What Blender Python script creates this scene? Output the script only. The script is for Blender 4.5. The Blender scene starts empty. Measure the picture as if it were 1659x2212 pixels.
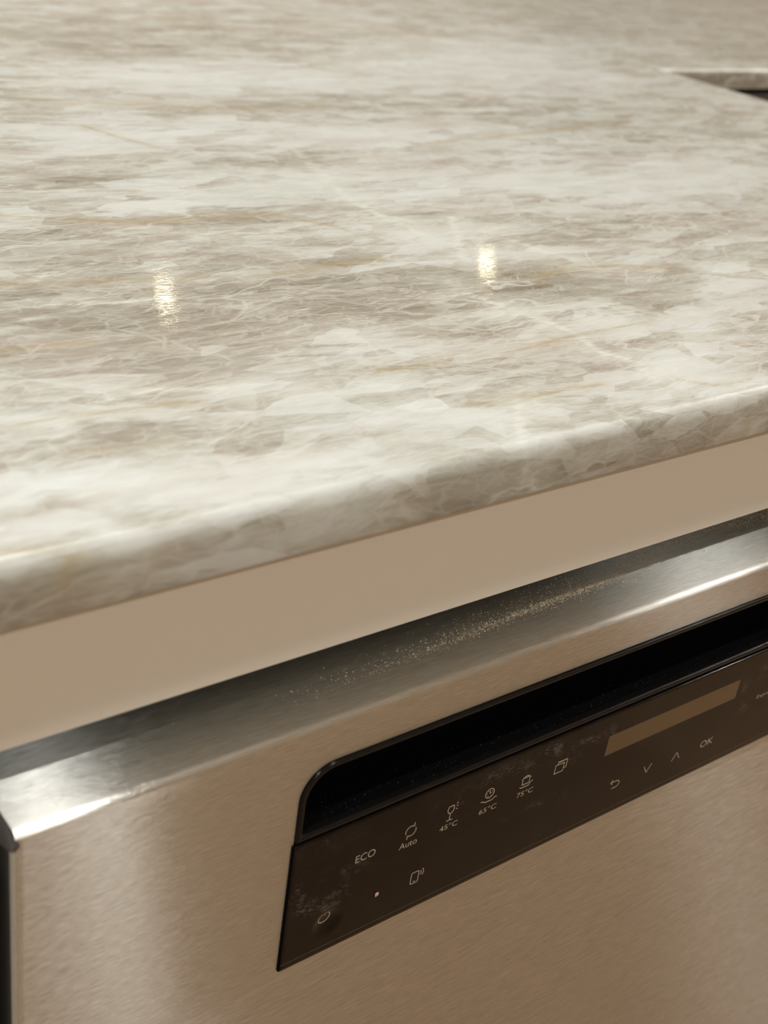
import bpy, bmesh, math, random
import numpy as np
from mathutils import Matrix, Vector

scene = bpy.context.scene
C = scene.collection
PI = math.pi

# ------------------------------------------------------------------ camera
cam_data = bpy.data.cameras.new('camera')
cam = bpy.data.objects.new('camera', cam_data)
C.objects.link(cam)
cam_data.sensor_fit = 'VERTICAL'
cam_data.sensor_width = 36.0
cam_data.sensor_height = 36.0
cam_data.lens = 2741.70 / 2212 * 36.0
cam_data.clip_start = 0.02
RX = Vector((0.79151317, -0.59767023, 0.12766044))
DN = Vector((-0.19735493, -0.44765315, -0.87215691))
FW = Vector((0.57840983, 0.66512927, -0.47227654))
rot = Matrix((RX, -DN, -FW)).transposed()
cam.matrix_world = Matrix.Translation((0.0, -0.27, 1.08)) @ rot.to_4x4()
cam_data.dof.use_dof = True
cam_data.dof.focus_distance = 0.535
cam_data.dof.aperture_fstop = 11.5
scene.camera = cam

# ------------------------------------------------------------------ world, exposure
world = bpy.data.worlds.new('world')
scene.world = world
world.use_nodes = True
world.node_tree.nodes['Background'].inputs[0].default_value = (0.8, 0.85, 1.0, 1)
world.node_tree.nodes['Background'].inputs[1].default_value = 0.05
scene.view_settings.view_transform = 'Standard'
scene.view_settings.look = 'None'
scene.view_settings.gamma = 1.0
scene.view_settings.use_curve_mapping = False
scene.view_settings.exposure = 1.42

# ceiling downlights, inferred and added: x, y, watts
LAMPS = [(-0.85, -0.55, 7), (0.68, -0.55, 2.2), (2.45, -0.55, 3),
         (-0.85, 1.55, 10), (0.68, 1.55, 15), (4.3, 1.55, 34),  # unseen middle row, added to brighten the worktop
         (0.73, 4.03, 0.22), (2.434, 4.05, 0.22), (4.14, 4.01, 0.22), (-1.2, -2.0, 6), (0.97, -2.0, 5.5), (3.15, -2.0, 4.5)]  # leftmost lamp of the last row added as fill for the filler strip
LAMP_COL = (1.0, 0.965, 0.91)
CEIL = 2.5

# ------------------------------------------------------------------ helpers
def link(o, parent=None, label=None, cat=None, group=None, kind=None):
    C.objects.link(o)
    if parent: o.parent = parent
    if label: o['label'] = label
    if cat: o['category'] = cat
    if group: o['group'] = group
    if kind: o['kind'] = kind
    return o

def empty(name, loc, label, cat, group=None):
    o = bpy.data.objects.new(name, None)
    o.location = loc
    o.empty_display_size = 0.05
    return link(o, None, label, cat, group)

def obj(name, verts, faces, m, parent=None, smooth=True, label=None, cat=None, kind=None, uv=False, sharp=35, group=None):
    me = bpy.data.meshes.new(name)
    me.from_pydata([tuple(v) for v in verts], [], faces)
    me.update()
    bm = bmesh.new(); bm.from_mesh(me)
    bmesh.ops.remove_doubles(bm, verts=bm.verts, dist=1e-6)
    bmesh.ops.recalc_face_normals(bm, faces=bm.faces)
    bm.to_mesh(me); bm.free()
    if smooth:
        me.polygons.foreach_set('use_smooth', [True] * len(me.polygons))
        me.set_sharp_from_angle(angle=math.radians(sharp))
    if uv:
        l = me.uv_layers.new(name='uv')
        for lp in me.loops:
            v = me.vertices[lp.vertex_index].co
            l.data[lp.index].uv = (v.x, v.z - v.y)
    me.materials.append(m)
    o = bpy.data.objects.new(name, me)
    link(o, parent, label, cat, group, kind)
    if parent:
        o.matrix_parent_inverse = Matrix.Translation(-parent_world(parent))
    return o

def parent_world(p):
    return Vector(p.location) if p.type == 'EMPTY' else Vector((0, 0, 0))

def box_vf(x0, x1, y0, y1, z0, z1, bev=0.0, seg=2):
    bm = bmesh.new()
    bmesh.ops.create_cube(bm, size=1)
    for v in bm.verts:
        v.co = Vector((x0 + (v.co.x + .5) * (x1 - x0), y0 + (v.co.y + .5) * (y1 - y0), z0 + (v.co.z + .5) * (z1 - z0)))
    if bev > 0:
        bmesh.ops.bevel(bm, geom=list(bm.edges), offset=bev, segments=seg, affect='EDGES', profile=0.5)
    vs = [v.co.copy() for v in bm.verts]
    bm.verts.index_update()
    fs = [[v.index for v in f.verts] for f in bm.faces]
    bm.free()
    return vs, fs

def box(name, x0, x1, y0, y1, z0, z1, m, parent=None, bev=0.0, **k):
    vs, fs = box_vf(x0, x1, y0, y1, z0, z1, bev)
    return obj(name, vs, fs, m, parent, **k)

class MB:
    def __init__(s): s.v = []; s.f = []
    def add(s, vs, fs):
        n = len(s.v); s.v += [tuple(v) for v in vs]; s.f += [[i + n for i in f] for f in fs]; return s
    def loops(s, loops, close=True, cap_last=False, cap_first=False):
        n = len(s.v); k = len(loops[0])
        for l in loops: s.v += [tuple(p) for p in l]
        for i in range(len(loops) - 1):
            for j in range(k if close else k - 1):
                a = n + i * k + j; b = n + i * k + (j + 1) % k
                s.f.append([a, b, b + k, a + k])
        if cap_last: s.f.append([n + (len(loops) - 1) * k + j for j in range(k)])
        if cap_first: s.f.append([n + j for j in range(k)][::-1])
        return s

# ------------------------------------------------------------------ materials
def mat(name):
    m = bpy.data.materials.new(name); m.use_nodes = True
    nt = m.node_tree
    b = nt.nodes['Principled BSDF']
    return m, nt, b

def N(nt, typ, **k):
    n = nt.nodes.new(typ)
    for a, v in k.items():
        if a in ('inp',):
            for kk, vv in v.items(): n.inputs[kk].default_value = vv
        else: setattr(n, a, v)
    return n

def L(nt, a, b): nt.links.new(a, b)

def math_(nt, op, a, b=None, c=None, clamp=False):
    n = nt.nodes.new('ShaderNodeMath'); n.operation = op; n.use_clamp = clamp
    for i, x in enumerate((a, b, c)):
        if x is None: continue
        if isinstance(x, (int, float)): n.inputs[i].default_value = x
        else: L(nt, x, n.inputs[i])
    return n.outputs[0]

def mapr(nt, v, a, b, c=0.0, d=1.0, smooth=False):
    n = nt.nodes.new('ShaderNodeMapRange')
    if smooth: n.interpolation_type = 'SMOOTHSTEP'
    L(nt, v, n.inputs['Value'])
    for i, x in zip((1, 2, 3, 4), (a, b, c, d)): n.inputs[i].default_value = x
    return n.outputs[0]

def mixc(nt, f, a, b, mode='MIX'):
    n = nt.nodes.new('ShaderNodeMix'); n.data_type = 'RGBA'; n.blend_type = mode
    if isinstance(f, (int, float)): n.inputs[0].default_value = f
    else: L(nt, f, n.inputs[0])
    for i, x in ((6, a), (7, b)):
        if isinstance(x, tuple): n.inputs[i].default_value = x if len(x) == 4 else x + (1,)
        else: L(nt, x, n.inputs[i])
    return n.outputs[2]

def mapping(nt, vec, scale, loc=(0, 0, 0), rot=(0, 0, 0)):
    n = nt.nodes.new('ShaderNodeMapping')
    L(nt, vec, n.inputs[0]); n.inputs['Scale'].default_value = scale
    n.inputs['Location'].default_value = loc; n.inputs['Rotation'].default_value = rot
    return n.outputs[0]

def noise(nt, vec, scale, detail=2.0, rough=0.5, dist=0.0, col=False):
    n = nt.nodes.new('ShaderNodeTexNoise')
    L(nt, vec, n.inputs['Vector']); n.inputs['Scale'].default_value = scale
    n.inputs['Detail'].default_value = detail; n.inputs['Roughness'].default_value = rough
    n.inputs['Distortion'].default_value = dist
    return n.outputs['Color' if col else 'Fac']

def bump(nt, h, strength, dist):
    n = nt.nodes.new('ShaderNodeBump'); L(nt, h, n.inputs['Height'])
    n.inputs['Strength'].default_value = strength; n.inputs['Distance'].default_value = dist
    return n.outputs[0]

def srgb(r, g, b):
    f = lambda c: ((c / 255) / 12.92 if c / 255 <= 0.04045 else ((c / 255 + 0.055) / 1.055) ** 2.4)
    return (f(r), f(g), f(b), 1)

def simple(name, col, rough=0.5, metal=0.0, spec=0.5, var=0.06, scale=30, bstr=0.0):
    m, nt, b = mat(name)
    tc = N(nt, 'ShaderNodeTexCoord').outputs['Object']
    n = noise(nt, tc, scale, 3)
    dark = tuple(c * (1 - var) for c in col[:3]) + (1,)
    L(nt, mixc(nt, n, dark, col), b.inputs['Base Color'])
    b.inputs['Roughness'].default_value = rough
    b.inputs['Metallic'].default_value = metal
    b.inputs['Specular IOR Level'].default_value = spec
    if bstr: L(nt, bump(nt, noise(nt, tc, scale * 20, 2), bstr, 0.0003), b.inputs['Normal'])
    return m

def stone_material():
    m, nt, b = mat('quartzite')
    tc = N(nt, 'ShaderNodeTexCoord').outputs['Object']
    at = N(nt, 'ShaderNodeAttribute', attribute_name='stone')
    sxyz = N(nt, 'ShaderNodeSeparateXYZ'); L(nt, tc, sxyz.inputs[0]); zz = sxyz.outputs[2]; TOPZ = 0.9
    sep = N(nt, 'ShaderNodeSeparateColor'); L(nt, at.outputs['Color'], sep.inputs[0])
    tone_a, gold_a, white_a = sep.outputs[0], sep.outputs[1], sep.outputs[2]
    # gentle warp of the coordinates
    w = noise(nt, tc, 14, 3, col=True)
    wv = N(nt, 'ShaderNodeVectorMath', operation='MULTIPLY_ADD'); L(nt, w, wv.inputs[0])
    wv.inputs[1].default_value = (0.022, 0.016, 0.016); L(nt, tc, wv.inputs[2])
    w2 = noise(nt, wv.outputs[0], 70, 3, col=True)
    wv2 = N(nt, 'ShaderNodeVectorMath', operation='MULTIPLY_ADD'); L(nt, w2, wv2.inputs[0])
    wv2.inputs[1].default_value = (0.0045, 0.003, 0.003); L(nt, wv.outputs[0], wv2.inputs[2])
    P = mapping(nt, wv2.outputs[0], (0.62, 1.9, 1.9), rot=(0, 0, 0.10))
    Pf = mapping(nt, wv2.outputs[0], (0.6, 4.0, 4.0), rot=(0, 0, -0.12))
    P3_ = mapping(nt, wv2.outputs[0], (0.6, 1.7, 1.7), rot=(0, 0, 0.35))
    # mottled tone
    n1 = noise(nt, P, 22, 5, 0.62)
    n2 = noise(nt, Pf, 75, 5, 0.65)
    n3 = noise(nt, Pf, 260, 3, 0.6)
    t = math_(nt, 'ADD', tone_a, math_(nt, 'MULTIPLY', math_(nt, 'SUBTRACT', n1, 0.5), 0.80))
    t = math_(nt, 'ADD', t, math_(nt, 'MULTIPLY', math_(nt, 'SUBTRACT', n2, 0.5), 0.52))
    t = math_(nt, 'ADD', t, math_(nt, 'MULTIPLY', math_(nt, 'SUBTRACT', n3, 0.5), 0.45))
    # crystal cells: each takes a slightly different grey
    Pc = mapping(nt, wv2.outputs[0], (0.55, 1.5, 1.5), rot=(0, 0, -0.22))
    vc = N(nt, 'ShaderNodeTexVoronoi', feature='F1'); L(nt, Pc, vc.inputs['Vector']); vc.inputs['Scale'].default_value = 58
    cs = N(nt, 'ShaderNodeSeparateColor'); L(nt, vc.outputs['Color'], cs.inputs[0])
    vd = N(nt, 'ShaderNodeTexVoronoi', feature='F1'); L(nt, P3_, vd.inputs['Vector']); vd.inputs['Scale'].default_value = 120
    cd = N(nt, 'ShaderNodeSeparateColor'); L(nt, vd.outputs['Color'], cd.inputs[0])
    t = math_(nt, 'ADD', t, math_(nt, 'MULTIPLY', math_(nt, 'SUBTRACT', cs.outputs[0], 0.5), 0.36))
    t = math_(nt, 'ADD', t, math_(nt, 'MULTIPLY', math_(nt, 'SUBTRACT', cd.outputs[0], 0.5), 0.20))
    ramp = N(nt, 'ShaderNodeValToRGB'); L(nt, t, ramp.inputs[0])
    cr = ramp.color_ramp; cr.elements[0].position = 0.02; cr.elements[0].color = srgb(236, 236, 231)
    cr.elements[1].position = 1.0; cr.elements[1].color = srgb(136, 125, 108)
    for p, c in ((0.26, srgb(224, 223, 217)), (0.44, srgb(206, 202, 192)), (0.66, srgb(172, 163, 149))):
        e = cr.elements.new(p); e.color = c
    col = ramp.outputs[0]
    col = mixc(nt, math_(nt, 'MULTIPLY', cs.outputs[1], 0.22), col, srgb(205, 190, 178))
    col = mixc(nt, math_(nt, 'MULTIPLY', cd.outputs[2], 0.18), col, srgb(212, 212, 192))
    # faint hue wander (greenish grey to pinkish grey)
    hue = noise(nt, P, 16, 3, 0.6)
    col = mixc(nt, mapr(nt, hue, 0.52, 0.68, 0, 0.35), col, srgb(196, 178, 166), 'MIX')
    col = mixc(nt, mapr(nt, hue, 0.46, 0.32, 0, 0.30), col, srgb(198, 201, 190), 'MIX')
    # hairline cream fissures between crystals, at two sizes
    def cracks(scale, width, vec, lo, hi):
        v = N(nt, 'ShaderNodeTexVoronoi', feature='DISTANCE_TO_EDGE'); L(nt, vec, v.inputs['Vector'])
        v.inputs['Scale'].default_value = scale
        line = mapr(nt, v.outputs['Distance'], 0.0, width, 1, 0, smooth=True)
        msk = mapr(nt, noise(nt, wv.outputs[0], scale * .55, 2), lo, hi, 0, 1, smooth=True)
        return math_(nt, 'MULTIPLY', line, msk)
    P3 = mapping(nt, wv2.outputs[0], (0.7, 1.9, 1.9), rot=(0, 0, 0.45))
    c1 = cracks(24, 0.030, P3, 0.45, 0.62)
    c2 = cracks(55, 0.055, P, 0.42, 0.64)
    c3 = cracks(110, 0.08, P3, 0.36, 0.56)
    def ridge(vec, scale, width, det, lo, hi, seed):
        nn = noise(nt, mapping(nt, vec, (1, 1, 1), loc=(seed, seed * .7, 0)), scale, det, 0.55)
        line = mapr(nt, math_(nt, 'ABSOLUTE', math_(nt, 'SUBTRACT', nn, 0.5)), 0.0, width, 1, 0, smooth=True)
        msk = mapr(nt, noise(nt, mapping(nt, wv.outputs[0], (1, 1, 1), loc=(seed, 0, 0)), scale * .8, 2), lo, hi, 0, 1, smooth=True)
        return math_(nt, 'MULTIPLY', line, msk)
    r1 = ridge(P3, 9, 0.016, 4, 0.40, 0.58, 1.3)
    r2 = ridge(Pf, 16, 0.022, 5, 0.38, 0.58, 4.1)
    r3 = ridge(P, 38, 0.035, 4, 0.38, 0.60, 7.7)
    r4 = ridge(Pf, 75, 0.05, 3, 0.40, 0.60, 9.2)
    cr_all = math_(nt, 'MULTIPLY', c1, 0.55)
    for q_, w_ in ((c2, 0.42), (c3, 0.28), (r1, 0.7), (r2, 0.5), (r3, 0.34), (r4, 0.2)):
        cr_all = math_(nt, 'MAXIMUM', cr_all, math_(nt, 'MULTIPLY', q_, w_))
    col = mixc(nt, cr_all, col, srgb(230, 227, 215))
    # broad white healed fractures and golden seams
    wn = noise(nt, Pf, 120, 4, 0.65)
    wm = math_(nt, 'MULTIPLY', white_a, mapr(nt, wn, 0.40, 0.60, 0.1, 1.0))
    col = mixc(nt, math_(nt, 'MULTIPLY', wm, 0.85), col, srgb(240, 238, 226))
    gm = math_(nt, 'MULTIPLY', gold_a, mapr(nt, noise(nt, Pf, 90, 4, 0.7), 0.32, 0.60, 0.05, 1.0))
    col = mixc(nt, math_(nt, 'MULTIPLY', gm, 0.7), col, srgb(184, 162, 114))
    fl = mapr(nt, noise(nt, P, 40, 4, 0.7), 0.66, 0.78, 0, 0.4)
    col = mixc(nt, fl, col, srgb(214, 200, 160))
    col = mixc(nt, 1.0, col, (0.73, 0.79, 0.835), 'MULTIPLY')
    L(nt, col, b.inputs['Base Color'])
    b.inputs['Roughness'].default_value = 0.10
    L(nt, math_(nt, 'ADD', mapr(nt, noise(nt, Pf, 240, 3, 0.6), 0.48, 0.60, 0.012, 0.20, smooth=True), mapr(nt, zz, TOPZ - .000004, TOPZ - .00006, 0, 0.40)), b.inputs['Roughness'])
    b.inputs['Specular IOR Level'].default_value = 0.5
    L(nt, bump(nt, math_(nt, 'ADD', n3, cr_all), 0.05, 0.0002), b.inputs['Normal'])
    b.inputs['Subsurface Weight'].default_value = 0.0
    return m

def steel_material(name='brushed_steel', tint=(0.68, 0.70, 0.675), rough=0.205):
    "brushed metal: grooves along x fan the reflection out across them, so several narrow lobes tilted across the grain"
    m, nt, b = mat(name)
    nt.nodes.remove(b)
    out = [n for n in nt.nodes if n.type == 'OUTPUT_MATERIAL'][0]
    tc = N(nt, 'ShaderNodeTexCoord').outputs['Object']
    a = noise(nt, mapping(nt, tc, (75, 1700, 1700)), 1.0, 3, 0.6)
    c = noise(nt, mapping(nt, tc, (170, 3200, 3200)), 1.0, 2, 0.6)
    broad = noise(nt, tc, 9, 3)
    grain = mapr(nt, math_(nt, 'ADD', a, c), 0.75, 1.25)
    col = mixc(nt, grain, tuple(t * .82 for t in tint), tuple(min(1, t * 1.10) for t in tint))
    col = mixc(nt, mapr(nt, broad, .4, .7, 0, .10), col, (0.50, 0.46, 0.41, 1))
    rr = math_(nt, 'ADD', mapr(nt, c, 0.3, 0.7, rough - .03, rough + .04), 0.0)
    tg = N(nt, 'ShaderNodeTangent'); tg.direction_type = 'UV_MAP'; tg.uv_map = 'uv'
    bp = bump(nt, math_(nt, 'ADD', a, math_(nt, 'MULTIPLY', c, 0.5)), 0.65, 0.00012)
    cr = N(nt, 'ShaderNodeVectorMath', operation='CROSS_PRODUCT'); L(nt, bp, cr.inputs[0]); cr.inputs[1].default_value = (1, 0, 0)
    sh = None; wsum = 0
    for sl, w, an in ((0.0, .40, .78), (.33, .17, .78), (-.33, .17, .78), (.72, .06, .78), (-.72, .06, .78), (0.0, .14, .2)):
        g = N(nt, 'ShaderNodeBsdfAnisotropic'); g.distribution = 'GGX'
        L(nt, col, g.inputs['Color']); g.inputs['Roughness'].default_value = .42
        if an > .5: L(nt, rr, g.inputs['Roughness'])
        g.inputs['Anisotropy'].default_value = an; g.inputs['Rotation'].default_value = 0.0
        L(nt, tg.outputs[0], g.inputs['Tangent'])
        ma = N(nt, 'ShaderNodeVectorMath', operation='MULTIPLY_ADD'); L(nt, cr.outputs[0], ma.inputs[0])
        ma.inputs[1].default_value = (sl, sl, sl); L(nt, bp, ma.inputs[2])
        no = N(nt, 'ShaderNodeVectorMath', operation='NORMALIZE'); L(nt, ma.outputs[0], no.inputs[0])
        L(nt, no.outputs[0], g.inputs['Normal'])
        wsum += w
        if sh is None: sh = g.outputs[0]
        else:
            mx = N(nt, 'ShaderNodeMixShader'); mx.inputs[0].default_value = w / wsum
            L(nt, sh, mx.inputs[1]); L(nt, g.outputs[0], mx.inputs[2]); sh = mx.outputs[0]
    L(nt, sh, out.inputs['Surface'])
    return m

def gloss_panel_material():
    m, nt, b = mat('smoked_glass')
    tc = N(nt, 'ShaderNodeTexCoord').outputs['Object']
    at = N(nt, 'ShaderNodeAttribute', attribute_name='smudge').outputs['Fac']
    st = noise(nt, mapping(nt, tc, (350, 1, 1500), rot=(0, 0.12, 0)), 1.0, 4, 0.7)
    bl = noise(nt, tc, 90, 5, 0.7)
    wide = mapr(nt, math_(nt, 'ADD', st, bl), 1.02, 1.30, 0, 1)
    sm = math_(nt, 'MULTIPLY', math_(nt, 'MULTIPLY', at, wide), 1.0, clamp=True)
    hz = mapr(nt, noise(nt, tc, 35, 5, 0.65), 0.50, 0.75, 0, 0.02)
    fac = math_(nt, 'ADD', math_(nt, 'MULTIPLY', sm, 0.45), hz, clamp=True)
    L(nt, mixc(nt, fac, srgb(8, 5, 2), srgb(150, 142, 136)), b.inputs['Base Color'])
    L(nt, mapr(nt, fac, 0, .5, 0.10, 0.45), b.inputs['Roughness'])
    b.inputs['Specular IOR Level'].default_value = 0.25
    return m

def wood_floor_material():
    m, nt, b = mat('oak_floor')
    tc = N(nt, 'ShaderNodeTexCoord').outputs['Object']
    br = N(nt, 'ShaderNodeTexBrick'); L(nt, tc, br.inputs[0])
    br.inputs['Scale'].default_value = 1; br.inputs['Brick Width'].default_value = 1.8; br.inputs['Row Height'].default_value = 0.18
    br.inputs['Mortar Size'].default_value = 0.003
    br.inputs['Color1'].default_value = srgb(172, 142, 110); br.inputs['Color2'].default_value = srgb(158, 128, 97); br.inputs['Mortar'].default_value = srgb(120, 100, 80)
    g = noise(nt, mapping(nt, tc, (2, 40, 1)), 1.5, 5, 0.6)
    L(nt, mixc(nt, mapr(nt, g, 0.3, 0.7, 0, 0.5), br.outputs[0], srgb(140, 110, 80)), b.inputs['Base Color'])
    b.inputs['Roughness'].default_value = 0.45
    return m

STONE = stone_material()
STEEL = steel_material()
GLASS = gloss_panel_material()
FLOOR = wood_floor_material()
CREAM = simple('cream_lacquer', srgb(224, 218, 206), 0.42, var=0.03, scale=8)
WALL = simple('wall_paint', srgb(222, 214, 200), 0.8, var=0.04, scale=3)
CEILM = simple('ceiling_paint', srgb(235, 232, 226), 0.9, var=0.03, scale=3)
BLACK = simple('black_plastic', (0.006, 0.006, 0.006, 1), 0.28, var=0.2, scale=60)
RIMM = simple('black_gloss_rim', (0.006, 0.0055, 0.005, 1), 0.18, spec=0.2, var=0.2, scale=60)
LINER = simple('matt_black_liner', (0.0025, 0.0025, 0.003, 1), 0.7, spec=0.03, var=0.2, scale=60)
GREYCAP = simple('grey_plastic_cap', (0.075, 0.077, 0.08, 1), 0.38, var=0.15, scale=200)
DARK = simple('dark_metal', (0.02, 0.02, 0.02, 1), 0.5, var=0.2)
DISP = simple('display_window', srgb(88, 72, 50), 0.12, var=0.05, scale=40)
INK = simple('grey_print', srgb(176, 166, 150), 0.5, var=0.05)
LINE = simple('bevel_highlight_grey', srgb(92, 80, 64), 0.3, var=0.1)
DUST = simple('dust', srgb(214, 194, 164), 0.9, var=0.5, scale=900)
CRUMB = simple('crumb', srgb(232, 222, 206), 0.8, var=0.15, scale=900)
PINKC = simple('pink_crumb', srgb(206, 172, 160), 0.8, var=0.25, scale=900)
OVENM = simple('dark_oven_glass', (0.022, 0.023, 0.026, 1), 0.2, var=0.2)
OVENR = simple('grey_oven_rail', (0.16, 0.16, 0.175, 1), 0.3, metal=0.8, var=0.1)
LAMPRING = simple('lamp_ring', (0.8, 0.8, 0.8, 1), 0.4)

# ------------------------------------------------------------------ room
def structure(name, *a, m=WALL):
    return box(name, *a, m, kind='structure', smooth=False)
XA, XB, YA, YB = -3.0, 6.5, -3.6, 6.2
structure('floor', XA, XB, YA, YB, -0.1, 0.0, m=FLOOR)
structure('ceiling', XA, XB, YA, YB, CEIL, CEIL + 0.1, m=CEILM)
structure('wall_left', XA - 0.1, XA, YA, YB, 0, CEIL)
structure('wall_right', XB, XB + 0.1, YA, YB, 0, CEIL)
structure('wall_back', XA, XB, YB, YB + 0.1, 0, CEIL)
structure('wall_front', XA, XB, YA - 0.1, YA, 0, CEIL)

for i, (lx, ly, w) in enumerate(LAMPS):
    lab = {7: 'recessed ceiling downlight mirrored as the left warm glint on the worktop', 8: 'recessed ceiling downlight mirrored as the right warm glint on the worktop',
           1: 'ceiling downlight behind the bright patch at the left end of the steel door top',
           2: 'ceiling downlight behind the bright patch at the right of the steel door top'}.get(i, 'round recessed ceiling downlight with a thin white ring, one of an unseen set partly added for fill light')
    r = empty('ceiling_light', (lx, ly, CEIL), lab, 'ceiling light', 'recessed ceiling downlights')
    mb = MB()
    ring = lambda rad, z: [(lx + rad * math.cos(a * PI / 16), ly + rad * math.sin(a * PI / 16), z) for a in range(32)]
    mb.loops([ring(.048, CEIL - .0005), ring(.048, CEIL - .004), ring(.040, CEIL - .006), ring(.0385, CEIL - .003), ring(.0385, CEIL - .0005)])
    obj('trim_ring', mb.v, mb.f, LAMPRING, r)
    ld = bpy.data.lights.new('downlight', 'AREA'); ld.shape = 'DISK'; ld.size = 0.075; ld.energy = w; ld.color = LAMP_COL if ly < 3 else (1.0, 0.85, 0.55)
    lo = bpy.data.objects.new('lamp', ld); C.objects.link(lo); lo.parent = r
    lo.location = (0, 0, -0.0042)

# ------------------------------------------------------------------ worktop
VEINS = [
('g', [(0.1897, 0.1995), (0.257, 0.1898), (0.2954, 0.181), (0.3297, 0.1825), (0.3711, 0.1864)]),
    ('g', [(0.1396, 0.0773), (0.1658, 0.0767), (0.177, 0.0762), (0.2082, 0.073)]),
    ('g', [(0.3384, 0.5176), (0.3697, 0.5035), (0.4161, 0.4974), (0.4514, 0.4799), (0.5026, 0.4796), (0.5523, 0.4893)]),
    ('g', [(0.2866, 0.0739), (0.3314, 0.0712), (0.3604, 0.0731), (0.3934, 0.0751), (0.4466, 0.0788)]),
    ('g', [(0.2976, 0.035), (0.3307, 0.0326), (0.3479, 0.033), (0.3645, 0.0317)]),
    ('g', [(0.4007, 0.0223), (0.4107, 0.0138), (0.4322, 0.0119)]),
    ('g', [(0.1115, 0.0086), (0.1308, 0.0024), (0.1581, -0.0017), (0.1775, -0.0047)]),
    ('g', [(0.741, 0.8241), (0.8076, 0.7993), (0.9197, 0.7731)]),
    ('g', [(0.5455, 0.3783), (0.6412, 0.3927), (0.6973, 0.4033), (0.7914, 0.4212)]),
    ('g', [(0.2255, 0.2867), (0.2539, 0.274), (0.2845, 0.2636), (0.3174, 0.264), (0.3601, 0.2588), (0.372, 0.2427), (0.3932, 0.2238)]),
    ('g', [(0.1542, 0.0554), (0.1638, 0.0528), (0.1769, 0.0503), (0.1861, 0.0491)]),
    ('g', [(0.3422, 0.4455), (0.3503, 0.4192), (0.3637, 0.3932)]),
    ('g', [(0.5956, 0.8265), (0.6424, 0.8152)]),
    ('g', [(0.1634, 0.1353), (0.1842, 0.1351), (0.1987, 0.135)]),
    ('g', [(0.4286, 0.1406), (0.4638, 0.1477), (0.4964, 0.1434), (0.5186, 0.1315)]),
    ('w', [(0.4487, 0.3752), (0.4317, 0.3208), (0.4167, 0.2769), (0.4166, 0.2426), (0.4197, 0.2059)]),
    ('w', [(0.381, 0.134), (0.3871, 0.116), (0.3907, 0.0965), (0.3955, 0.0772), (0.3895, 0.0569), (0.3981, 0.0429), (0.3876, 0.0232)]),
    ('w', [(0.3708, 0.6408), (0.3832, 0.6058), (0.3912, 0.5706)]),
    ('w', [(0.1795, 0.1745), (0.2047, 0.172), (0.2229, 0.1687), (0.2404, 0.1667)]),
    ('w', [(0.2044, 0.201), (0.2216, 0.2086), (0.2397, 0.2149)]),
    ('w', [(0.3008, 0.2372), (0.3261, 0.2348), (0.35, 0.236)]),
    ('w', [(0.4629, 0.1916), (0.467, 0.1713), (0.4742, 0.1582)]),
    ('w', [(0.1442, 0.0279), (0.1627, 0.0293), (0.1872, 0.0305), (0.2137, 0.0265)]),
    ('w', [(0.3217, 0.0337), (0.31, 0.0209), (0.2953, 0.0025)]),
    ('w', [(0.457, 0.2339), (0.4312, 0.1993), (0.413, 0.1741)]),
    ('w', [(0.1746, 0.0849), (0.1977, 0.0863), (0.2224, 0.0814)]),
]
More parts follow.
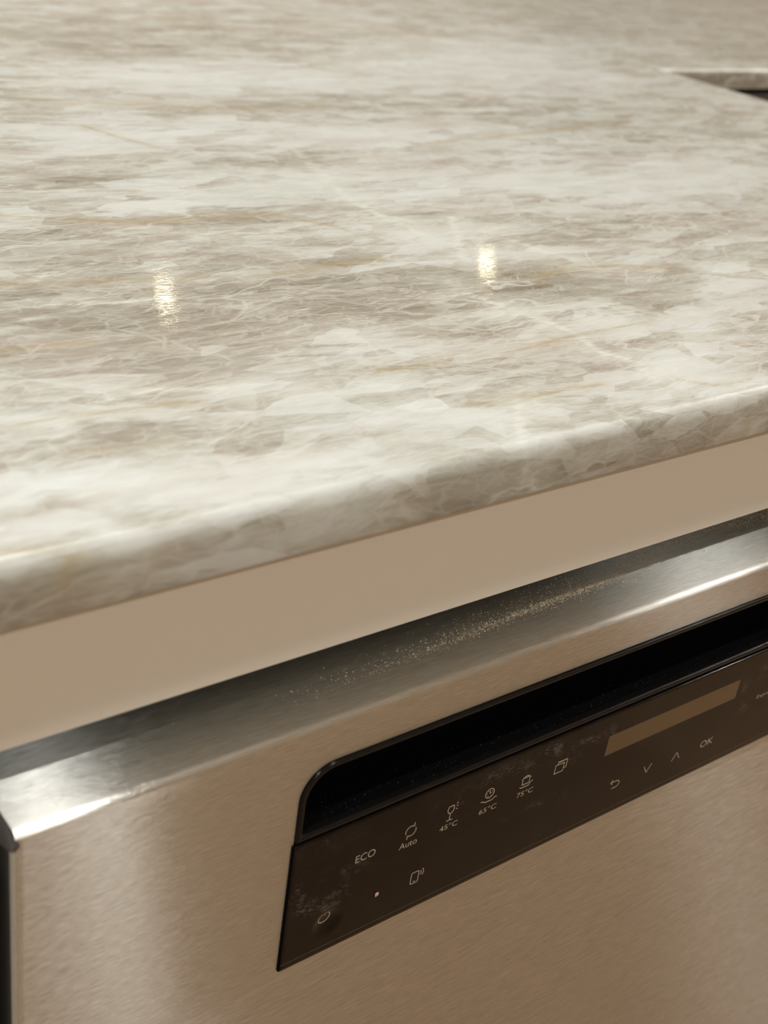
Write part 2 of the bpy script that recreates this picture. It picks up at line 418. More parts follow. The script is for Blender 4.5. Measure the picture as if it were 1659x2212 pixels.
BLOBS = [(0.2209, 0.1606, 228.5, 210.0, 947.2, 1.0),
    (0.3244, 0.1585, 507.7, 383.6, 2303.0, 0.7),
    (0.4271, 0.139, 391.1, 392.3, 2328.2, 0.95),
    (0.349, 0.13, 1439.6, 543.6, 5139.8, 0.6),
    (0.4597, 0.0998, 1462.8, -370.1, 4444.4, 0.7),
    (0.2311, 0.2247, 777.8, 85.1, 1684.0, 0.6),
    (0.3135, 0.2572, 260.8, 327.0, 1970.3, 0.55),
    (0.4387, 0.3551, 3669.0, -2163.0, 3505.4, 0.7),
    (0.2024, 0.0952, 1538.7, 2173.0, 7101.3, 0.35),
    (0.5148, 0.1957, 255.8, 258.1, 1960.8, 0.5),
    (0.6371, 0.1952, 446.3, -60.4, 2312.4, 0.4),
    (0.5271, 0.7306, 31.6, -28.3, 138.0, 0.45),
    (1.3936, 0.9883, 8.8, -22.2, 101.5, 0.2),
    (1.2671, 0.8301, 24.7, -62.4, 395.1, 0.15),
    (0.2728, 0.3423, 922.5, 316.4, 4240.7, 0.5),
    (0.5199, 0.5064, 101.3, 77.5, 3474.8, 0.5),
    (0.7558, 0.4123, 171.4, 129.9, 3438.1, 0.35),
    (0.5345, 0.2542, 778.5, 1006.1, 8038.9, 0.3),
    (0.1838, 0.0603, 4875.9, 8080.8, 22775.2, 0.35),
    (0.3499, 0.0563, 1645.8, 2393.3, 8920.0, 0.35),
    (0.3454, 0.0942, 1353.7, 1782.9, 7433.3, 0.4),
    (0.2117, 0.1235, 977.8, 1460.4, 5058.4, 0.45),
    (0.7617, 0.3693, 302.7, 112.6, 3979.9, 0.3),
    (0.3253, 0.197, 1136.3, 2227.1, 9938.3, 0.3),
    (0.143, 0.0572, 8934.0, 12692.3, 34996.0, 0.3),
    (0.2757, 0.0509, 6610.0, 8219.2, 29128.0, 0.3),
    (0.4918, 0.0645, 4707.7, -76.7, 18432.9, 0.6),
    (0.4077, 0.0599, 5254.3, 2202.4, 20782.4, 0.4),
    (0.4118, 0.3589, 568.8, 1082.5, 9606.4, 0.3),
    (0.5325, 0.1277, 1471.4, -141.8, 6016.4, 0.3),
    (0.3142, -0.0012, 10067.0, 14812.2, 47011.7, 0.3),
    (0.2407, 0.0283, 9180.4, 12033.4, 37801.4, 0.25),
    (0.6757, 0.4847, 81.6, 151.0, 4350.5, 0.3),
    (1.3136, 0.7233, 206.3, -282.0, 750.9, 0.4),
    (0.2204, 0.2436, 3467.8, 1731.6, 12351.2, 0.3),
    (0.5187, 0.5814, 84.6, -52.2, 417.8, -1.0),
    (0.8461, 0.6523, 73.6, -68.8, 171.0, -0.8),
    (0.4936, 0.4102, 50.5, 60.1, 899.6, -0.7),
    (0.5968, 0.2779, 56.8, 56.3, 599.7, -0.8),
    (0.3895, 0.3044, 371.6, 359.6, 3131.8, -0.5),
    (0.7259, 0.2847, 261.9, -164.0, 1129.3, -0.7),
    (0.4409, 0.1779, 843.1, 1424.3, 7311.1, -0.7),
    (0.416, 0.2146, 1097.4, 895.6, 6838.3, -0.7),
    (0.4035, 0.0323, 1816.2, -838.2, 4333.3, -1.0),
    (0.1852, 0.0133, 2151.0, 4646.5, 11022.8, -0.9),
    (0.1596, 0.0772, 6899.1, 13593.0, 36891.8, -0.8),
    (0.3097, 0.0954, 1694.1, 1041.9, 6188.3, -0.45),
    (0.4233, 0.0802, 1589.2, 309.0, 5849.7, -0.6),
    (0.1294, 0.014, 6469.9, 11391.2, 26761.7, -0.9),
    (0.29, 0.0286, 1602.7, 3074.7, 8847.6, -0.7),
    (0.536, 0.112, 2053.2, -2302.6, 3493.1, -0.5),
    (0.2561, 0.0669, 1557.6, 2531.8, 8038.9, -0.5),
    (0.3331, 0.4264, 478.2, -40.4, 1864.4, -0.5),
    (0.3066, -0.0021, 4964.9, 9642.7, 26416.6, -0.6),
    (0.299, 0.2915, 627.7, 1399.1, 7954.6, -0.5),
    (0.4523, 0.0592, 1575.9, -363.9, 4943.2, -0.5),
    (0.3721, 0.1322, 5326.4, 2244.5, 20729.3, -0.4),
    (0.4196, 0.0066, 4147.9, -1240.5, 12218.3, -0.6),
    (0.2092, 0.0196, 4388.6, 8436.2, 21575.3, -0.5),
    (0.8666, 0.5549, 72.0, -67.1, 532.4, -0.4),
    (0.185, 0.1615, 6913.8, 11163.0, 39933.1, -0.4)]
VW = {'g': 0.0011, 'w': 0.0020}

rng = np.random.RandomState(7)
LAT = rng.rand(256, 256)
def vnoise(x, y):
    xi = np.floor(x).astype(int); yi = np.floor(y).astype(int)
    fx = x - xi; fy = y - yi
    fx = fx * fx * (3 - 2 * fx); fy = fy * fy * (3 - 2 * fy)
    g = lambda a, b: LAT[a % 256, b % 256]
    return (g(xi, yi) * (1 - fx) + g(xi + 1, yi) * fx) * (1 - fy) + (g(xi, yi + 1) * (1 - fx) + g(xi + 1, yi + 1) * fx) * fy
def fbm(x, y, o=4):
    s = 0; a = 0.5; t = 0
    for i in range(o):
        s = s + a * vnoise(x, y); t += a; a *= .55; x = x * 2.03 + 17; y = y * 2.03 + 31
    return s / t - 0.5

def stone_attr(x, y):
    "large-scale pattern of the slab: tone, golden seams, white seams"
    wx = x + 0.030 * fbm(x * 30, y * 45) + 0.008 * fbm(x * 160, y * 160)
    wy = y + 0.014 * fbm(x * 30 + 50, y * 45 + 9) + 0.006 * fbm(x * 160 + 5, y * 160 + 80)
    tone = np.full_like(x, 0.47)
    for cx, cy, a, b_, c, amp in BLOBS:
        dx = wx - cx; dy = wy - cy
        q = a * dx * dx + 2 * b_ * dx * dy + c * dy * dy
        tone += (0.44 if amp > 0 else 0.50) * amp * np.exp(-0.8 * np.clip(q, 0, 60))
    far = np.clip((x - 0.75) / .5, 0, 1)
    tone += far * 0.35 * fbm(x * 6, y * 16)
    gold = np.zeros_like(x); white = np.zeros_like(x)
    ux = x + 0.0035 * fbm(x * 60 + 3, y * 60 + 77); uy = y + 0.0050 * fbm(x * 50 + 30, y * 50 + 7)
    for kind, pts in VEINS:
        d = np.full_like(x, 9.0)
        n = len(pts)
        for i in range(n - 1):
            ax, ay = pts[i]; bx, by = pts[i + 1]
            ex, ey = bx - ax, by - ay
            h = np.clip(((ux - ax) * ex + (uy - ay) * ey) / (ex * ex + ey * ey), 0, 1)
            d = np.minimum(d, np.hypot(ux - ax - h * ex, uy - ay - h * ey))
        dep = math.hypot(pts[0][0], pts[0][1] + .27) / 0.45
        w = VW[kind] * dep * (0.6 + 1.2 * (fbm(x * 25 + 9, y * 25) + 0.5))
        mk = np.exp(-(d / w) ** 2)
        halo = 0.35 * np.exp(-(d / (w * 3.5)) ** 2)
        if kind == 'g': gold = np.maximum(gold, np.maximum(mk, halo))
        else: white = np.maximum(white, np.maximum(mk, halo))
    return np.clip(tone, 0, 1), gold, white

TOP, THK, RR = 0.900, 0.0200, 0.0055
WX0, WX1, WX2 = -0.60, 1.0535, 2.60
WY0, WY1, WY2 = 0.0, 0.6150, 1.50
def lines(*segs):
    out = []
    for a, b_, s in segs:
        n = max(1, int(round((b_ - a) / s)))
        out += list(np.linspace(a, b_, n, endpoint=False))
    out.append(segs[-1][1])
    return np.array(out)
gx = lines((WX0 + RR, 0.10, .02), (0.10, 0.72, .0015), (0.72, WX1 - RR, .003), (WX1 - RR, 1.45, .01), (1.45, WX2 - RR, .03))
gy = lines((WY0 + RR, 0.30, .0013), (0.30, WY1 + RR, .0025), (WY1 + RR, 1.0, .005), (1.0, WY2 - RR, .02))
XX, YY = np.meshgrid(gx, gy, indexing='ij')
nx, ny = len(gx), len(gy)
verts = np.stack([XX.ravel(), YY.ravel(), np.full(nx * ny, TOP)], 1)
ii, jj = np.meshgrid(np.arange(nx - 1), np.arange(ny - 1), indexing='ij')
keep = ~((gx[ii] >= WX1 - RR - 1e-7) & (gy[jj] < WY1 + RR - 1e-7))
ii = ii[keep]; jj = jj[keep]
quads = np.stack([ii * ny + jj, (ii + 1) * ny + jj, (ii + 1) * ny + jj + 1, ii * ny + jj + 1], 1)
# eased edge swept round the outline (outward offset o, height z)
prof = [(RR * math.sin(t), TOP - RR + RR * math.cos(t)) for t in [k * PI / 2 / 8 for k in range(0, 9)]]
prof = [(o, z) for o, z in prof] + [(RR, TOP - THK + .0012), (RR - .0004, TOP - THK + .0004), (RR - .0012, TOP - THK)]
vv = [verts]; qq = [quads]; off = len(verts)
def edge_run(P0, P1, nrm, ms, me_, step):
    "P on the inset line; nrm outward; ms/me_ miter direction signs at both ends (along the run)"
    global off
    Lr = math.hypot(P1[0] - P0[0], P1[1] - P0[1]); n = max(2, int(Lr / step))
    ux, uy = (P1[0] - P0[0]) / Lr, (P1[1] - P0[1]) / Lr
    t = np.linspace(0, Lr, n + 1)
    rows = []
    for o, z in prof:
        a = -ms * o; b_ = Lr + me_ * o
        tt = a + (b_ - a) * t / Lr
        rows.append(np.stack([P0[0] + ux * tt + nrm[0] * o, P0[1] + uy * tt + nrm[1] * o, np.full(n + 1, z)], 1))
    v = np.concatenate(rows); k = n + 1
    q = []
    for r_ in range(len(prof) - 1):
        a = off + r_ * k + np.arange(n)
        q.append(np.stack([a, a + k, a + k + 1, a + 1], 1))
    vv.append(v); qq.append(np.concatenate(q)); off += len(v)
A0 = (WX0 + RR, WY0 + RR); B0 = (WX1 - RR, WY0 + RR); C0 = (WX1 - RR, WY1 + RR); D0 = (WX2 - RR, WY1 + RR); E0 = (WX2 - RR, WY2 - RR); F0 = (WX0 + RR, WY2 - RR)
edge_run(A0, B0, (0, -1), 1, 1, .0015)
edge_run(B0, C0, (1, 0), 1, -1, .004)
edge_run(C0, D0, (0, -1), -1, 1, .006)
edge_run(D0, E0, (1, 0), 1, 1, .03)
edge_run(E0, F0, (0, 1), 1, 1, .03)
edge_run(F0, A0, (-1, 0), 1, 1, .03)
# underside
ub = [(WX0 + .0012, WY0 + .0012), (WX1 - .0012, WY0 + .0012), (WX1 - .0012, WY1 + .0012), (WX2 - .0012, WY1 + .0012), (WX2 - .0012, WY2 - .0012), (WX0 + .0012, WY2 - .0012), (WX0 + .0012, WY1 + .0012)]
uv_ = np.array([(x, y, TOP - THK) for x, y in ub]); vv.append(uv_)
qq.append(np.array([[off, off + 6, off + 2, off + 1], [off + 6, off + 5, off + 4, off + 3]])); off += 7
V = np.concatenate(vv); Q = np.concatenate(qq)
me = bpy.data.meshes.new('worktop')
me.vertices.add(len(V)); me.vertices.foreach_set('co', V.astype(np.float32).ravel())
me.loops.add(len(Q) * 4); me.loops.foreach_set('vertex_index', Q.astype(np.int32).ravel())
me.polygons.add(len(Q)); me.polygons.foreach_set('loop_start', np.arange(0, len(Q) * 4, 4, dtype=np.int32))
me.polygons.foreach_set('use_smooth', np.ones(len(Q), dtype=bool))
me.update(calc_edges=True); me.validate()
tn, gd, wh = stone_attr(V[:, 0], V[:, 1] + (TOP - V[:, 2]) * 0.6)
tn = np.clip(tn + 0.22 * np.clip((TOP - .0012 - V[:, 2]) / .003, 0, 1), 0, 1)  # edge faces toned darker, standing in for the weaker light they get
sz = V[:, 2]; near = (V[:, 1] < 0.006) & (V[:, 0] < 1.0)
wob = fbm(V[:, 0] * 40 + 3, sz * 160) + 0.5
gd = np.maximum(gd, near * 0.55 * wob * np.exp(-((sz - (TOP - .0048)) / .0022) ** 2))  # tan band painted for light scattering inside the rounded edge
gd = np.maximum(gd, near * 1.1 * wob * np.exp(-((V[:, 0] - .150) / .012) ** 2 - ((sz - (TOP - .0065)) / .0028) ** 2))
gd = np.maximum(gd, near * 0.9 * wob * np.exp(-((V[:, 0] - .132) / .010) ** 2 - ((sz - (TOP - .0175)) / .0015) ** 2))
ca = me.color_attributes.new('stone', 'FLOAT_COLOR', 'POINT')
ca.data.foreach_set('color', np.stack([tn, gd, wh, np.ones_like(tn)], 1).astype(np.float32).ravel())
me.materials.append(STONE)
worktop = bpy.data.objects.new('worktop', me)
link(worktop, None, 'polished cream and grey-brown veined stone worktop above the dishwasher, with an eased edge', 'worktop')

# ------------------------------------------------------------------ cream cabinetry
UZ = TOP - THK
cabinet = empty('base_cabinet', (0.9, 0.3, 0), 'cream lacquered base cabinet under the stone worktop, with a plain filler strip above the dishwasher', 'cabinet')
box('filler_strip', -0.58, 1.035, 0.0185, 0.0365, 0.8238, UZ - 0.0002, CREAM, cabinet, bev=0.0004)
box('door', 0.716, 1.033, 0.0185, 0.0365, 0.12, 0.8215, CREAM, cabinet, bev=0.0008)
box('side_panel', 1.017, 1.035, 0.0370, 0.60, 0.0, UZ - 0.0004, CREAM, cabinet, bev=0.0005)
box('carcass', 0.712, 1.0165, 0.0370, 0.60, 0.10, UZ - 0.0004, CREAM, cabinet)
box('back_panel', -0.58, 0.7115, 0.585, 0.60, 0.0, UZ - 0.0004, DARK, cabinet)
cab2 = empty('base_cabinet', (-0.25, 0.3, 0), 'cream lacquered base cabinet left of the dishwasher', 'cabinet')
box('door', -0.578, 0.098, 0.0185, 0.0365, 0.12, 0.8215, CREAM, cab2, bev=0.0008)
box('carcass', -0.58, 0.100, 0.0370, 0.58, 0.0, 0.8218, DARK, cab2)

# back run under the far part of the slab
oven = empty('oven', (1.5, 0.9, 0), 'dark grey built-in appliance front under the far worktop, at the right edge of the photo', 'oven')
box('door', 1.062, 1.66, 0.6285, 0.65, 0.16, 0.8620, OVENM, oven, bev=0.002)
box('trim_rail', 1.062, 1.66, 0.6240, 0.65, 0.8640, 0.8735, OVENR, oven, bev=0.0015)
box('body', 1.062, 1.66, 0.6505, 1.2, 0.02, 0.8745, DARK, oven)
cab3 = empty('base_cabinet', (2.1, 0.9, 0), 'cream lacquered base cabinet to the right of the dark appliance', 'cabinet')
box('door', 1.664, 2.56, 0.6305, 0.65, 0.12, 0.872, CREAM, cab3, bev=0.001)
box('carcass', 1.662, 2.56, 0.6510, 1.45, 0.0, UZ - 0.0004, CREAM, cab3)

# ------------------------------------------------------------------ dishwasher
DX0, DX1 = 0.1110, 0.7070
DZT = 0.8078          # top of the door
FZ0 = 0.6870          # lower edge of the steel fascia beside the panel
CXM = (DX0 + DX1) / 2
PX0 = 0.2150; PX1 = 2 * CXM - PX0
POC_T = 0.7892
dw = empty('dishwasher', (CXM, 0.28, 0), 'brushed stainless steel dishwasher with a black handle recess and dark touch control panel', 'dishwasher')

def arc(cx, cz, r, a0, a1, n):
    return [(cx + r * math.cos(math.radians(a0 + (a1 - a0) * i / n)), cz + r * math.sin(math.radians(a0 + (a1 - a0) * i / n))) for i in range(n + 1)]
r = 0.0026
mb = MB()
cut = [(PX1, FZ0)] + arc(PX1 - .0145, POC_T - .0145, .0145, 0, 90, 14) + arc(PX0 + .0145, POC_T - .0145, .0145, 90, 180, 14) + [(PX0, FZ0 + .0)]
outer = [(DX0 + r, DZT - r), (DX1 - r, DZT - r), (DX1 - r, FZ0)]
poly = outer + cut + [(DX0 + r, FZ0)]
mb.add([(x, 0.0, z) for x, z in poly], [list(range(len(poly)))])
mb.loops([[(x, 0.0, z) for x, z in cut], [(x, 0.0016, z) for x, z in cut]], close=False)
mb.loops([[(x, 0.0, FZ0) for x in (DX0 + r, PX0)], [(x, 0.0014, FZ0) for x in (DX0 + r, PX0)]], close=False)
prf = [(r - r * math.cos(k * PI / 16), DZT - r + r * math.sin(k * PI / 16)) for k in range(9)] + [(0.010, DZT + .0), (0.020, DZT - .0001), (0.0392, DZT - .0003), (0.0398, DZT - .004)]
nseg = 8
mb.loops([[(DX0 + (DX1 - DX0) * i / nseg, y, z) for i in range(nseg + 1)] for y, z in prf], close=False)
for sx, x0 in ((1, DX0), (-1, DX1)):
    col_ = [(x0 + sx * (r - r * math.sin(k * PI / 16)), r - r * math.cos(k * PI / 16)) for k in range(9)] + [(x0, 0.0045)]
    mb.loops([[(x, y, DZT - r), (x, y, FZ0)] for x, y in col_], close=False)
obj('steel_fascia', mb.v, mb.f, STEEL, dw, uv=True, sharp=50)

mb = MB()
yb = 0.0014
zb = 0.12
f_ = [(DX0 + r, FZ0 + .001), (DX1 - r, FZ0 + .001), (DX1 - r, zb), (DX0 + r, zb)]
mb.add([(f_[0][0], yb, f_[0][1]), (f_[1][0], yb, f_[1][1]), (f_[2][0], yb + .0, f_[2][1]), (f_[3][0], yb + .0, f_[3][1])], [[0, 1, 2, 3]])
for sx, x0 in ((1, DX0), (-1, DX1)):
    col_ = [(x0 + sx * (r - r * math.sin(k * PI / 16)), yb + r - r * math.cos(k * PI / 16)) for k in range(9)] + [(x0, 0.006)]
    mb.loops([[(x, y, FZ0 + .001), (x, y, zb)] for x, y in col_], close=False)
obj('door_panel', mb.v, mb.f, STEEL, dw, uv=True, sharp=50)

# dark plastic end caps of the top rail and black inner door
for sx, x0 in ((1, DX0), (-1, DX1)):
    pr = arc(0.0052, DZT - .0052, .0050, 90, 215, 14)
    pr = [(0.038, DZT - .0004)] + pr + [(0.010, DZT - .0115), (0.038, DZT - .0115)]
    xo = x0 - sx * 0.0006; xi = x0 + sx * 0.004
    m_ = MB().loops([[(xi, y, z - .0004) for y, z in pr], [(xo + sx * .0003, y, z) for y, z in pr], [(xo, 0.0006 + y * .975, z - .0004) for y, z in pr]], cap_last=True, cap_first=True)
    obj('end_cap', m_.v, m_.f, GREYCAP, dw, label='dark grey plastic cap')
box('inner_door', DX0 + .0008, DX1 - .0008, 0.0315, 0.0395, 0.125, DZT - .012, BLACK, dw, bev=0.0008)
for x_ in (DX0 + .0008, DX1 - .0038):
    box('side_frame', x_, x_ + .003, 0.0046, 0.0314, 0.125, DZT - .012, BLACK, dw, bev=0.0006)
box('tub_body', DX0 + .003, DX1 - .003, 0.043, 0.575, 0.10, 0.800, DARK, dw, bev=0.002)
box('plinth', DX0 + .003, DX1 - .003, 0.05, 0.07, 0.0, 0.0995, BLACK, dw, bev=0.001)

# ---- handle recess: glossy rim, deep black pocket
K = 0.9945                      # the panel stands 1.5 mm proud of the steel
def px(x): return x * K
def pz(z): return 1.08 - (1.08 - z) * K
HX0, HX1 = PX0 + .0004, PX1 - .0004
HZ0, HZ1 = 0.7560, POC_T - .0004
def rr_loop(ins, y, zlift=0.0):
    rt = max(.0145 - ins, .002); rb = 0.0022 if ins > 0.002 else .0006
    x0, x1, z0, z1 = HX0 + ins, HX1 - ins, HZ0 + ins + zlift, HZ1 - ins
    if ins < .001: z0 = HZ0 + ins
    p = arc(x1 - rt, z1 - rt, rt, 0, 90, 12) + arc(x0 + rt, z1 - rt, rt, 90, 180, 12) + arc(x0 + rb, z0 + rb, rb, 180, 270, 5) + arc(x1 - rb, z0 + rb, rb, 270, 360, 5)
    return [(x, y, z) for x, z in p]
mb = MB().loops([rr_loop(0, .0016), rr_loop(0, -.0006), rr_loop(.0002, -.0010), rr_loop(.0006, -.0012), rr_loop(.0017, -.0012), rr_loop(.0022, -.0009), rr_loop(.0025, -.0002),
                 rr_loop(.0026, .0010), rr_loop(.0026, .0022)])
rim = obj('handle_recess', mb.v, mb.f, RIMM, dw, sharp=50)
mb = MB().loops([rr_loop(.0026, .0022), rr_loop(.0026, .004), rr_loop(.0027, .018), rr_loop(.0030, .0275, .001), rr_loop(.0060, .0300, .001)], cap_last=True)
obj('recess_liner', mb.v, mb.f, LINER, rim, sharp=50)

# ---- control panel
GX0, GX1 = px(PX0 + .0010), px(PX1) - .0006 + .0016
GX1 = PX1 - .0008
GZ0, GZ1 = pz(0.6890), 0.7548
GY = -0.0015
n1, n2 = int((GX1 - GX0) / .001), int((GZ1 - GZ0) / .001)
X, Z = np.meshgrid(np.linspace(GX0 + .0005, GX1 - .0005, n1), np.linspace(GZ0 + .0005, GZ1 - .0003, n2), indexing='ij')
dcx, dcz, dr = px(0.2366), pz(0.7050), 0.0066
dd = np.hypot(X - dcx, Z - dcz)
Y = GY + 0.0012 * np.clip(1 - (dd / dr) ** 2, 0, 1) ** 0.9
vs = np.stack([X.ravel(), Y.ravel(), Z.ravel()], 1)
a, b_ = np.meshgrid(np.arange(n1 - 1), np.arange(n2 - 1), indexing='ij')
fq = np.stack([a * n2 + b_, (a + 1) * n2 + b_, (a + 1) * n2 + b_ + 1, a * n2 + b_ + 1], -1).reshape(-1, 4)
mb = MB(); mb.v = [tuple(v) for v in vs]; mb.f = [list(map(int, q)) for q in fq]
# edge: walk the boundary once and drop back with a small chamfer
bnd = [(i, 0) for i in range(n1)] + [(n1 - 1, j) for j in range(1, n2)] + [(i, n2 - 1) for i in range(n1 - 2, -1, -1)] + [(0, j) for j in range(n2 - 2, 0, -1)]
def ring_out(o, y):
    res = []
    for i, j in bnd:
        x, z = X[i, j], Z[i, j]
        if i == 0: x -= o
        if i == n1 - 1: x += o
        if j == 0: z -= o
        if j == n2 - 1: z += o * .6
        res.append((x, y, z))
    return res
mb.loops([[(X[i, j], Y[i, j], Z[i, j]) for i, j in bnd], ring_out(.0002, GY + .0001), ring_out(.0004, GY + .0004)])
panel = obj('control_panel', mb.v, mb.f, GLASS, dw, sharp=50)
mb2 = MB().loops([ring_out(.0004, GY + .0004), ring_out(.0007, GY + .0006), ring_out(.0009, .0012)])
obj('panel_edge', mb2.v, mb2.f, LINER, panel, sharp=50, label='black side edge of the panel')
pm = panel.data
co = np.empty(len(pm.vertices) * 3, dtype=np.float32); pm.vertices.foreach_get('co', co); co = co.reshape(-1, 3)
SM = [(0.2200, 0.726, .004, .010, 1.2), (0.2260, 0.7165, .010, .0045, 1.3), (0.2200, 0.7180, .006, .004, 1.2), (0.2400, 0.7295, .012, .004, .8), (0.2380, 0.7200, .012, .003, .9),
      (0.2370, 0.7140, .012, .0022, .9), (0.2320, 0.748, .014, .004, .6), (0.3000, 0.740, .012, .008, .55), (0.3180, 0.745, .016, .006, .6), (0.3360, 0.7440, .016, .005, .7),
      (0.3480, 0.7465, .012, .004, .9), (0.3650, 0.7390, .008, .006, .6), (0.3740, 0.7430, .014, .004, .9), (0.340, 0.7175, .022, .0022, .7), (0.3700, 0.7155, .018, .0022, .6),
      (0.4860, 0.7250, .006, .010, .9), (0.4950, 0.735, .015, .010, .5), (0.5300, 0.720, .02, .012, .5), (0.2620, 0.7020, .004, .003, .5)]
s = np.zeros(len(co))
for cx, cz, ax, az, am in SM:
    s = np.maximum(s, am * np.exp(-((co[:, 0] - px(cx)) / ax) ** 2 - ((co[:, 2] - pz(cz)) / az) ** 2))
att = pm.attributes.new('smudge', 'FLOAT', 'POINT'); att.data.foreach_set('value', s.astype(np.float32))

PY = GY - 0.00006
def child(name, vs, fs, m, label=None):
    return obj(name, vs, fs, m, panel, smooth=False, label=label)

def ribbon(mb, pts, w=0.00036, closed=False, y=PY):
    "flat printed stroke along a polyline (panel x, z)"
    P = [Vector((px(p[0]), pz(p[1]))) for p in pts]
    n = len(P); Lf = []; Rt = []
    for i in range(n):
        if closed: a_, b2 = P[(i - 1) % n], P[(i + 1) % n]
        else: a_, b2 = P[max(i - 1, 0)], P[min(i + 1, n - 1)]
        d = (b2 - a_).normalized(); nn = Vector((-d.y, d.x))
        d1 = (P[i] - P[i - 1]).normalized() if (i > 0 or closed) else d
        k = 1.0 / max(0.5, abs(nn.dot(Vector((-d1.y, d1.x)))))
        Lf.append(P[i] + nn * w / 2 * k); Rt.append(P[i] - nn * w / 2 * k)
    f0 = [(q.x, y, q.y) for q in Lf]; f1 = [(q.x, y, q.y) for q in Rt]
    g0 = [(q.x, y + .00005, q.y) for q in Lf]; g1 = [(q.x, y + .00005, q.y) for q in Rt]
    if closed:
        for l in (f0, f1, g0, g1): l.append(l[0])
    mb.loops([g0, f0, f1, g1], close=False)

def text(name, s, x0, x1, z0, z1, shear=0.0):
    cu = bpy.data.curves.new('t', 'FONT'); cu.body = s; cu.size = 1.0; cu.resolution_u = 6; cu.offset = -0.006
    o = bpy.data.objects.new('t', cu); C.objects.link(o)
    bpy.context.view_layer.update()
    me = bpy.data.meshes.new_from_object(o.evaluated_get(bpy.context.evaluated_depsgraph_get()))
    bpy.data.objects.remove(o)
    xs = [v.co.x for v in me.vertices]; ys = [v.co.y for v in me.vertices]
    ax, bx, ay, by = min(xs), max(xs), min(ys), max(ys)
    for v in me.vertices:
        u = (v.co.x - ax) / (bx - ax); w = (v.co.y - ay) / (by - ay)
        v.co = Vector((px(x0 + (x1 - x0) * u), PY, pz(z0 + (z1 - z0) * w)))
    me.materials.append(INK)
    t = bpy.data.objects.new(name, me); link(t, panel)
    return t

mm = 0.001
text('printed_text', 'ECO', .2461, .2556, .7311, .7348)
text('printed_text', 'Auto', .2680, .2770, .7275, .7307)
text('printed_text', '45\u00b0C', .2887, .2983, .7276, .7304)
text('printed_text', '65\u00b0C', .3101, .3197, .7273, .7301)
text('printed_text', '75\u00b0C', .3315, .3410, .7272, .7300)
text('printed_text', 'OK', .4600, .4695, .7043, .7083)
text('printed_text', 'Express', .4976, .5115, .7207, .7236)

def symbol(name, strokes, w=0.00036):
    mb = MB()
    for st in strokes:
        pts, closed = st if isinstance(st, tuple) else (st, False)
        ribbon(mb, pts, w, closed)
    return child(name, mb.v, mb.f, INK)
# auto: two circling arrows
cx, cz, q = .2728, .7356, .0026
a1 = arc(cx, cz, q, 200, 58, 16); a2 = arc(cx, cz, q, 20, -122, 16)
e1 = a1[-1]; e2 = a2[-1]
symbol('printed_symbol', [a1, a2, [(e1[0] - .0016, e1[1] + .0003), (e1[0] + .0002, e1[1] - .0001), (e1[0] + .0001, e1[1] + .0017)],
                          [(e2[0] + .0016, e2[1] - .0003), (e2[0] - .0002, e2[1] + .0001), (e2[0] - .0001, e2[1] - .0017)]])
# 45: stemmed glass with sparkle
gx_, gz_ = .2932, .7322
symbol('printed_symbol', [[(gx_ - .0013, gz_ + .0074), (gx_ - .0017, gz_ + .0055), (gx_ - .0012, gz_ + .0042), (gx_, gz_ + .0035), (gx_ + .0012, gz_ + .0042), (gx_ + .0017, gz_ + .0055), (gx_ + .0013, gz_ + .0074), (gx_ - .0013, gz_ + .0074)],
                          [(gx_, gz_ + .0035), (gx_, gz_)], [(gx_ - .0016, gz_), (gx_ + .0016, gz_)],
                          [(gx_ + .0027, gz_ + .0075), (gx_ + .0034, gz_ + .0083)], [(gx_ + .0029, gz_ + .0064), (gx_ + .0037, gz_ + .0064)], [(gx_ + .0027, gz_ + .0053), (gx_ + .0034, gz_ + .0046)]])
# 65: clock face over a plate
cx, cz = .3143, .7374
ticks = [[(cx + .0014 * math.cos(t), cz + .0014 * math.sin(t)), (cx + .0018 * math.cos(t), cz + .0018 * math.sin(t))] for t in (0, PI / 2 + .5, PI, -PI / 2 + .5, -PI / 2 - .5, .6)]
symbol('printed_symbol', [(arc(cx, cz, .0024, 0, 345, 24), True), [(cx, cz + .0015), (cx, cz), (cx + .0008, cz)],
                          [(cx - .0045, cz - .0032), (cx - .0032, cz - .0033), (cx - .0022, cz - .0042), (cx + .0022, cz - .0042), (cx + .0032, cz - .0033), (cx + .0045, cz - .0032)]] + ticks)
# 75: pot over a plate
cx, cz = .3353, .7355
symbol('printed_symbol', [([(cx - .0020, cz - .0018), (cx + .0020, cz - .0018), (cx + .0020, cz + .0018), (cx - .0020, cz + .0018)], True),
                          [(cx - .0028, cz + .0012), (cx - .0020, cz + .0012)], [(cx + .0020, cz + .0012), (cx + .0028, cz + .0012)],
                          [(cx - .0022, cz + .0018), (cx - .0006, cz + .0026), (cx + .0006, cz + .0026), (cx + .0022, cz + .0018)],
                          [(cx - .0032, cz - .0026), (cx - .0024, cz - .0033), (cx + .0020, cz - .0033), (cx + .0030, cz - .0018), (cx + .0044, cz - .0014)]])
# stacked sheets
cx, cz = .3527, .7318
symbol('printed_symbol', [([(cx, cz), (cx + .0052, cz), (cx + .0052, cz + .0046), (cx, cz + .0046)], True), [(cx + .0012, cz + .0047), (cx + .0012, cz + .0060), (cx + .0068, cz + .0060), (cx + .0068, cz + .0014), (cx + .0053, cz + .0014)]])
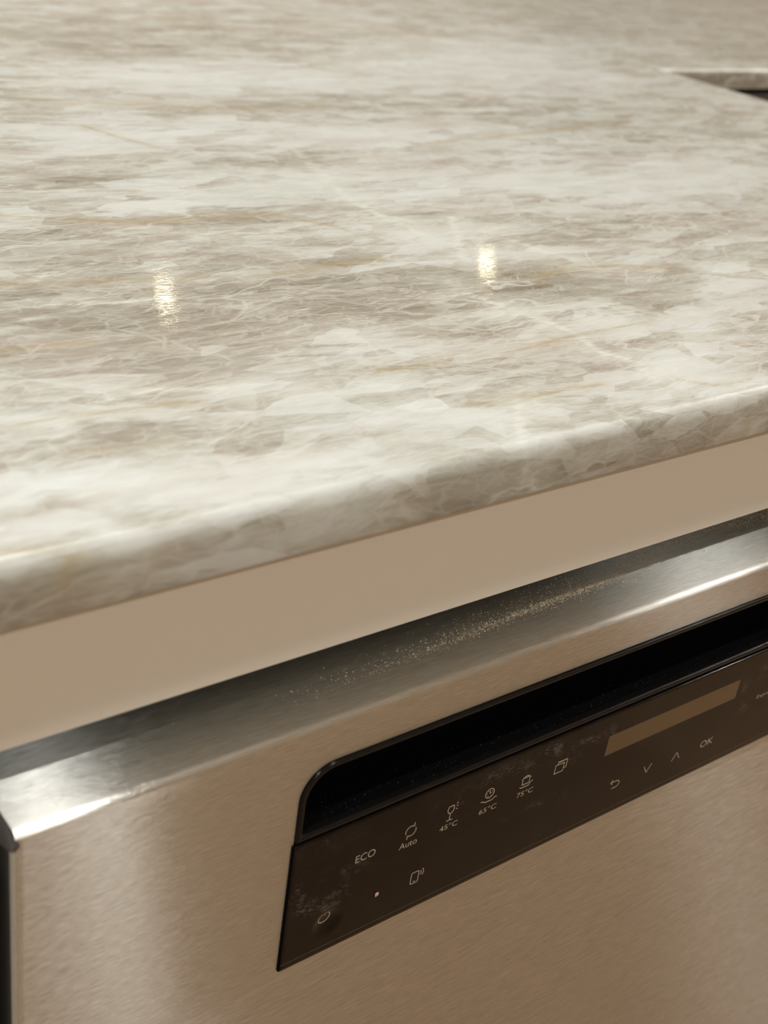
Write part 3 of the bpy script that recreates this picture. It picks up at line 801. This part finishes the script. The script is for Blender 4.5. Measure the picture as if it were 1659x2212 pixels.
# phone with waves
cx, cz = .2777, .7043
ph = arc(cx + .0032, cz + .0054, .0007, 0, 90, 4) + arc(cx + .0007, cz + .0054, .0007, 90, 180, 4) + arc(cx + .0007, cz + .0007, .0007, 180, 270, 4) + arc(cx + .0032, cz + .0007, .0007, 270, 360, 4)
symbol('printed_symbol', [(ph, True), [(cx + .0015, cz + .0010), (cx + .0024, cz + .0010)], arc(cx + .0034, cz + .0045, .0018, -35, 45, 6), arc(cx + .0034, cz + .0045, .0030, -35, 45, 8)])
# power
cx, cz = .2350, .7078
ring_ = arc(cx, cz, .0028, 112, 428, 26)
Pw = symbol('power_symbol', [ring_, [(cx, cz + .0012), (cx, cz + .0034)]], 0.0004)
# back, down, up
cx, cz = .3984, .7076
symbol('printed_symbol', [[(cx - .0030, cz + .0013), (cx + .0012, cz + .0013)] + arc(cx + .0012, cz - .0006, .0019, 90, -90, 8) + [(cx - .0016, cz - .0025)], [(cx - .0016, cz + .0027), (cx - .0030, cz + .0013), (cx - .0016, cz - .0001)]])
symbol('printed_symbol', [[(.4180, .7096), (.4207, .7052), (.4234, .7096)]])
symbol('printed_symbol', [[(.4390, .7045), (.4418, .7088), (.4446, .7045)]])
# power symbol sits in the dimple: press it to the glass surface
for v in Pw.data.vertices:
    d = math.hypot(v.co.x - dcx, v.co.z - dcz)
    v.co.y += 0.0012 * max(0, 1 - (d / dr) ** 2) ** 0.9 - 0.00008 * (d < dr)
# display window
vs_, fs_ = box_vf(px(.3850), px(.4776), GY - .00004, GY + .00005, pz(.7288), pz(.7401))
child('display', vs_, fs_, DISP, label='lighter brown display window')
# painted line for the bevel highlight along the lower edge of the glass
mb = MB(); ribbon(mb, [(.2160, .6925), (.598, .6925)], .00018); child('bevel_highlight', mb.v, mb.f, LINE)

# ------------------------------------------------------------------ dust and crumbs
random.seed(5)
def grain(mb, x, y, z, s, flat=.7, up='z'):
    base = [(1, 0, 0), (-.4, .9, 0), (-.5, -.8, 0), (0, .1, 1), (.3, .7, .4)]
    a = random.random() * 6.28; ca_, sa = math.cos(a), math.sin(a); vs = []
    st = random.uniform(.6, 1.9)
    for bx, by, bz in base:
        bx *= st * random.uniform(.7, 1.2); by *= random.uniform(.7, 1.2)
        xx, yy = bx * ca_ - by * sa, bx * sa + by * ca_
        if up == 'z': vs.append((x + xx * s, y + yy * s, z + bz * s * flat))
        else: vs.append((x + xx * s, y - bz * s * flat, z + yy * s))
    mb.add(vs, [[0, 1, 2], [0, 1, 4, 3], [1, 2, 3, 4], [2, 0, 3]])
mb = MB()
for i in range(14000):
    x = .215 + random.random() ** 0.8 * .345
    yc = .0125 + (x - .21) * .070 if x < .40 else .026 + (x - .40) * .16
    if x > .46: yc = .0345
    sp = .0013 if random.random() < .5 else .0045
    if x > .40: sp = .0045
    y = random.gauss(yc + (.002 if sp > .002 else 0), sp)
    if random.random() > .25 + (x - .2) * 3.2: continue
    if not .002 < y < .0385: continue
    grain(mb, x, y, DZT - .00012 - (.0001 if y > .03 else 0), random.choice((.00011, .00014, .00018, .00024)) * (1.0 if random.random() < .95 else 1.7))
for i in range(500):
    grain(mb, random.uniform(.12, .55), random.uniform(.004, .037), DZT - .00006, random.uniform(.00007, .00015))
obj('dust', mb.v, mb.f, DUST, smooth=False, label='fine beige dust lying along the top of the dishwasher door', cat='dust', kind='stuff')
mb = MB()
for i in range(900):
    x = random.uniform(.222, .59); y = .002 + .022 * random.random() ** 1.3
    grain(mb, x, y, HZ0 + .00268 + max(0, y - .018) * .11, random.choice((.00006, .00008, .0001, .00013)))
for i in range(26):
    x = random.uniform(.225, .40); grain(mb, x, random.uniform(.004, .012), HZ0 + .00268, random.uniform(.00012, .0002))
obj('dust', mb.v, mb.f, simple('pale_dust', srgb(120, 122, 124), .9, var=.4, scale=900), smooth=False, label='pale specks of dust scattered on the floor of the black handle recess', cat='dust', kind='stuff')

def crumb(name, x, y, z, s, m, label, up='z', seed=1):
    random.seed(seed)
    bm = bmesh.new(); bmesh.ops.create_icosphere(bm, subdivisions=2, radius=s)
    for v in bm.verts:
        v.co *= random.uniform(.75, 1.15)
        if up == 'z': v.co.z *= .55; v.co.x *= 1.35
        else: v.co.y *= .35; v.co.z *= 1.3
        v.co += Vector((x, y, z))
    vs = [v.co.copy() for v in bm.verts]; bm.verts.index_update(); fs = [[v.index for v in f.verts] for f in bm.faces]; bm.free()
    return obj(name, vs, fs, m, label=label, cat='crumb')
crumb('crumb', .4508, .0217, DZT + .0001, .0006, CRUMB, 'white crumb on the steel door top, beside the bright lamp reflection at the right', seed=2)
crumb('crumb', px(.2599), GY - .0003, pz(.7081), .0010, PINKC, 'pinkish white crumb stuck to the dark control panel, right of the power symbol', up='y', seed=4)
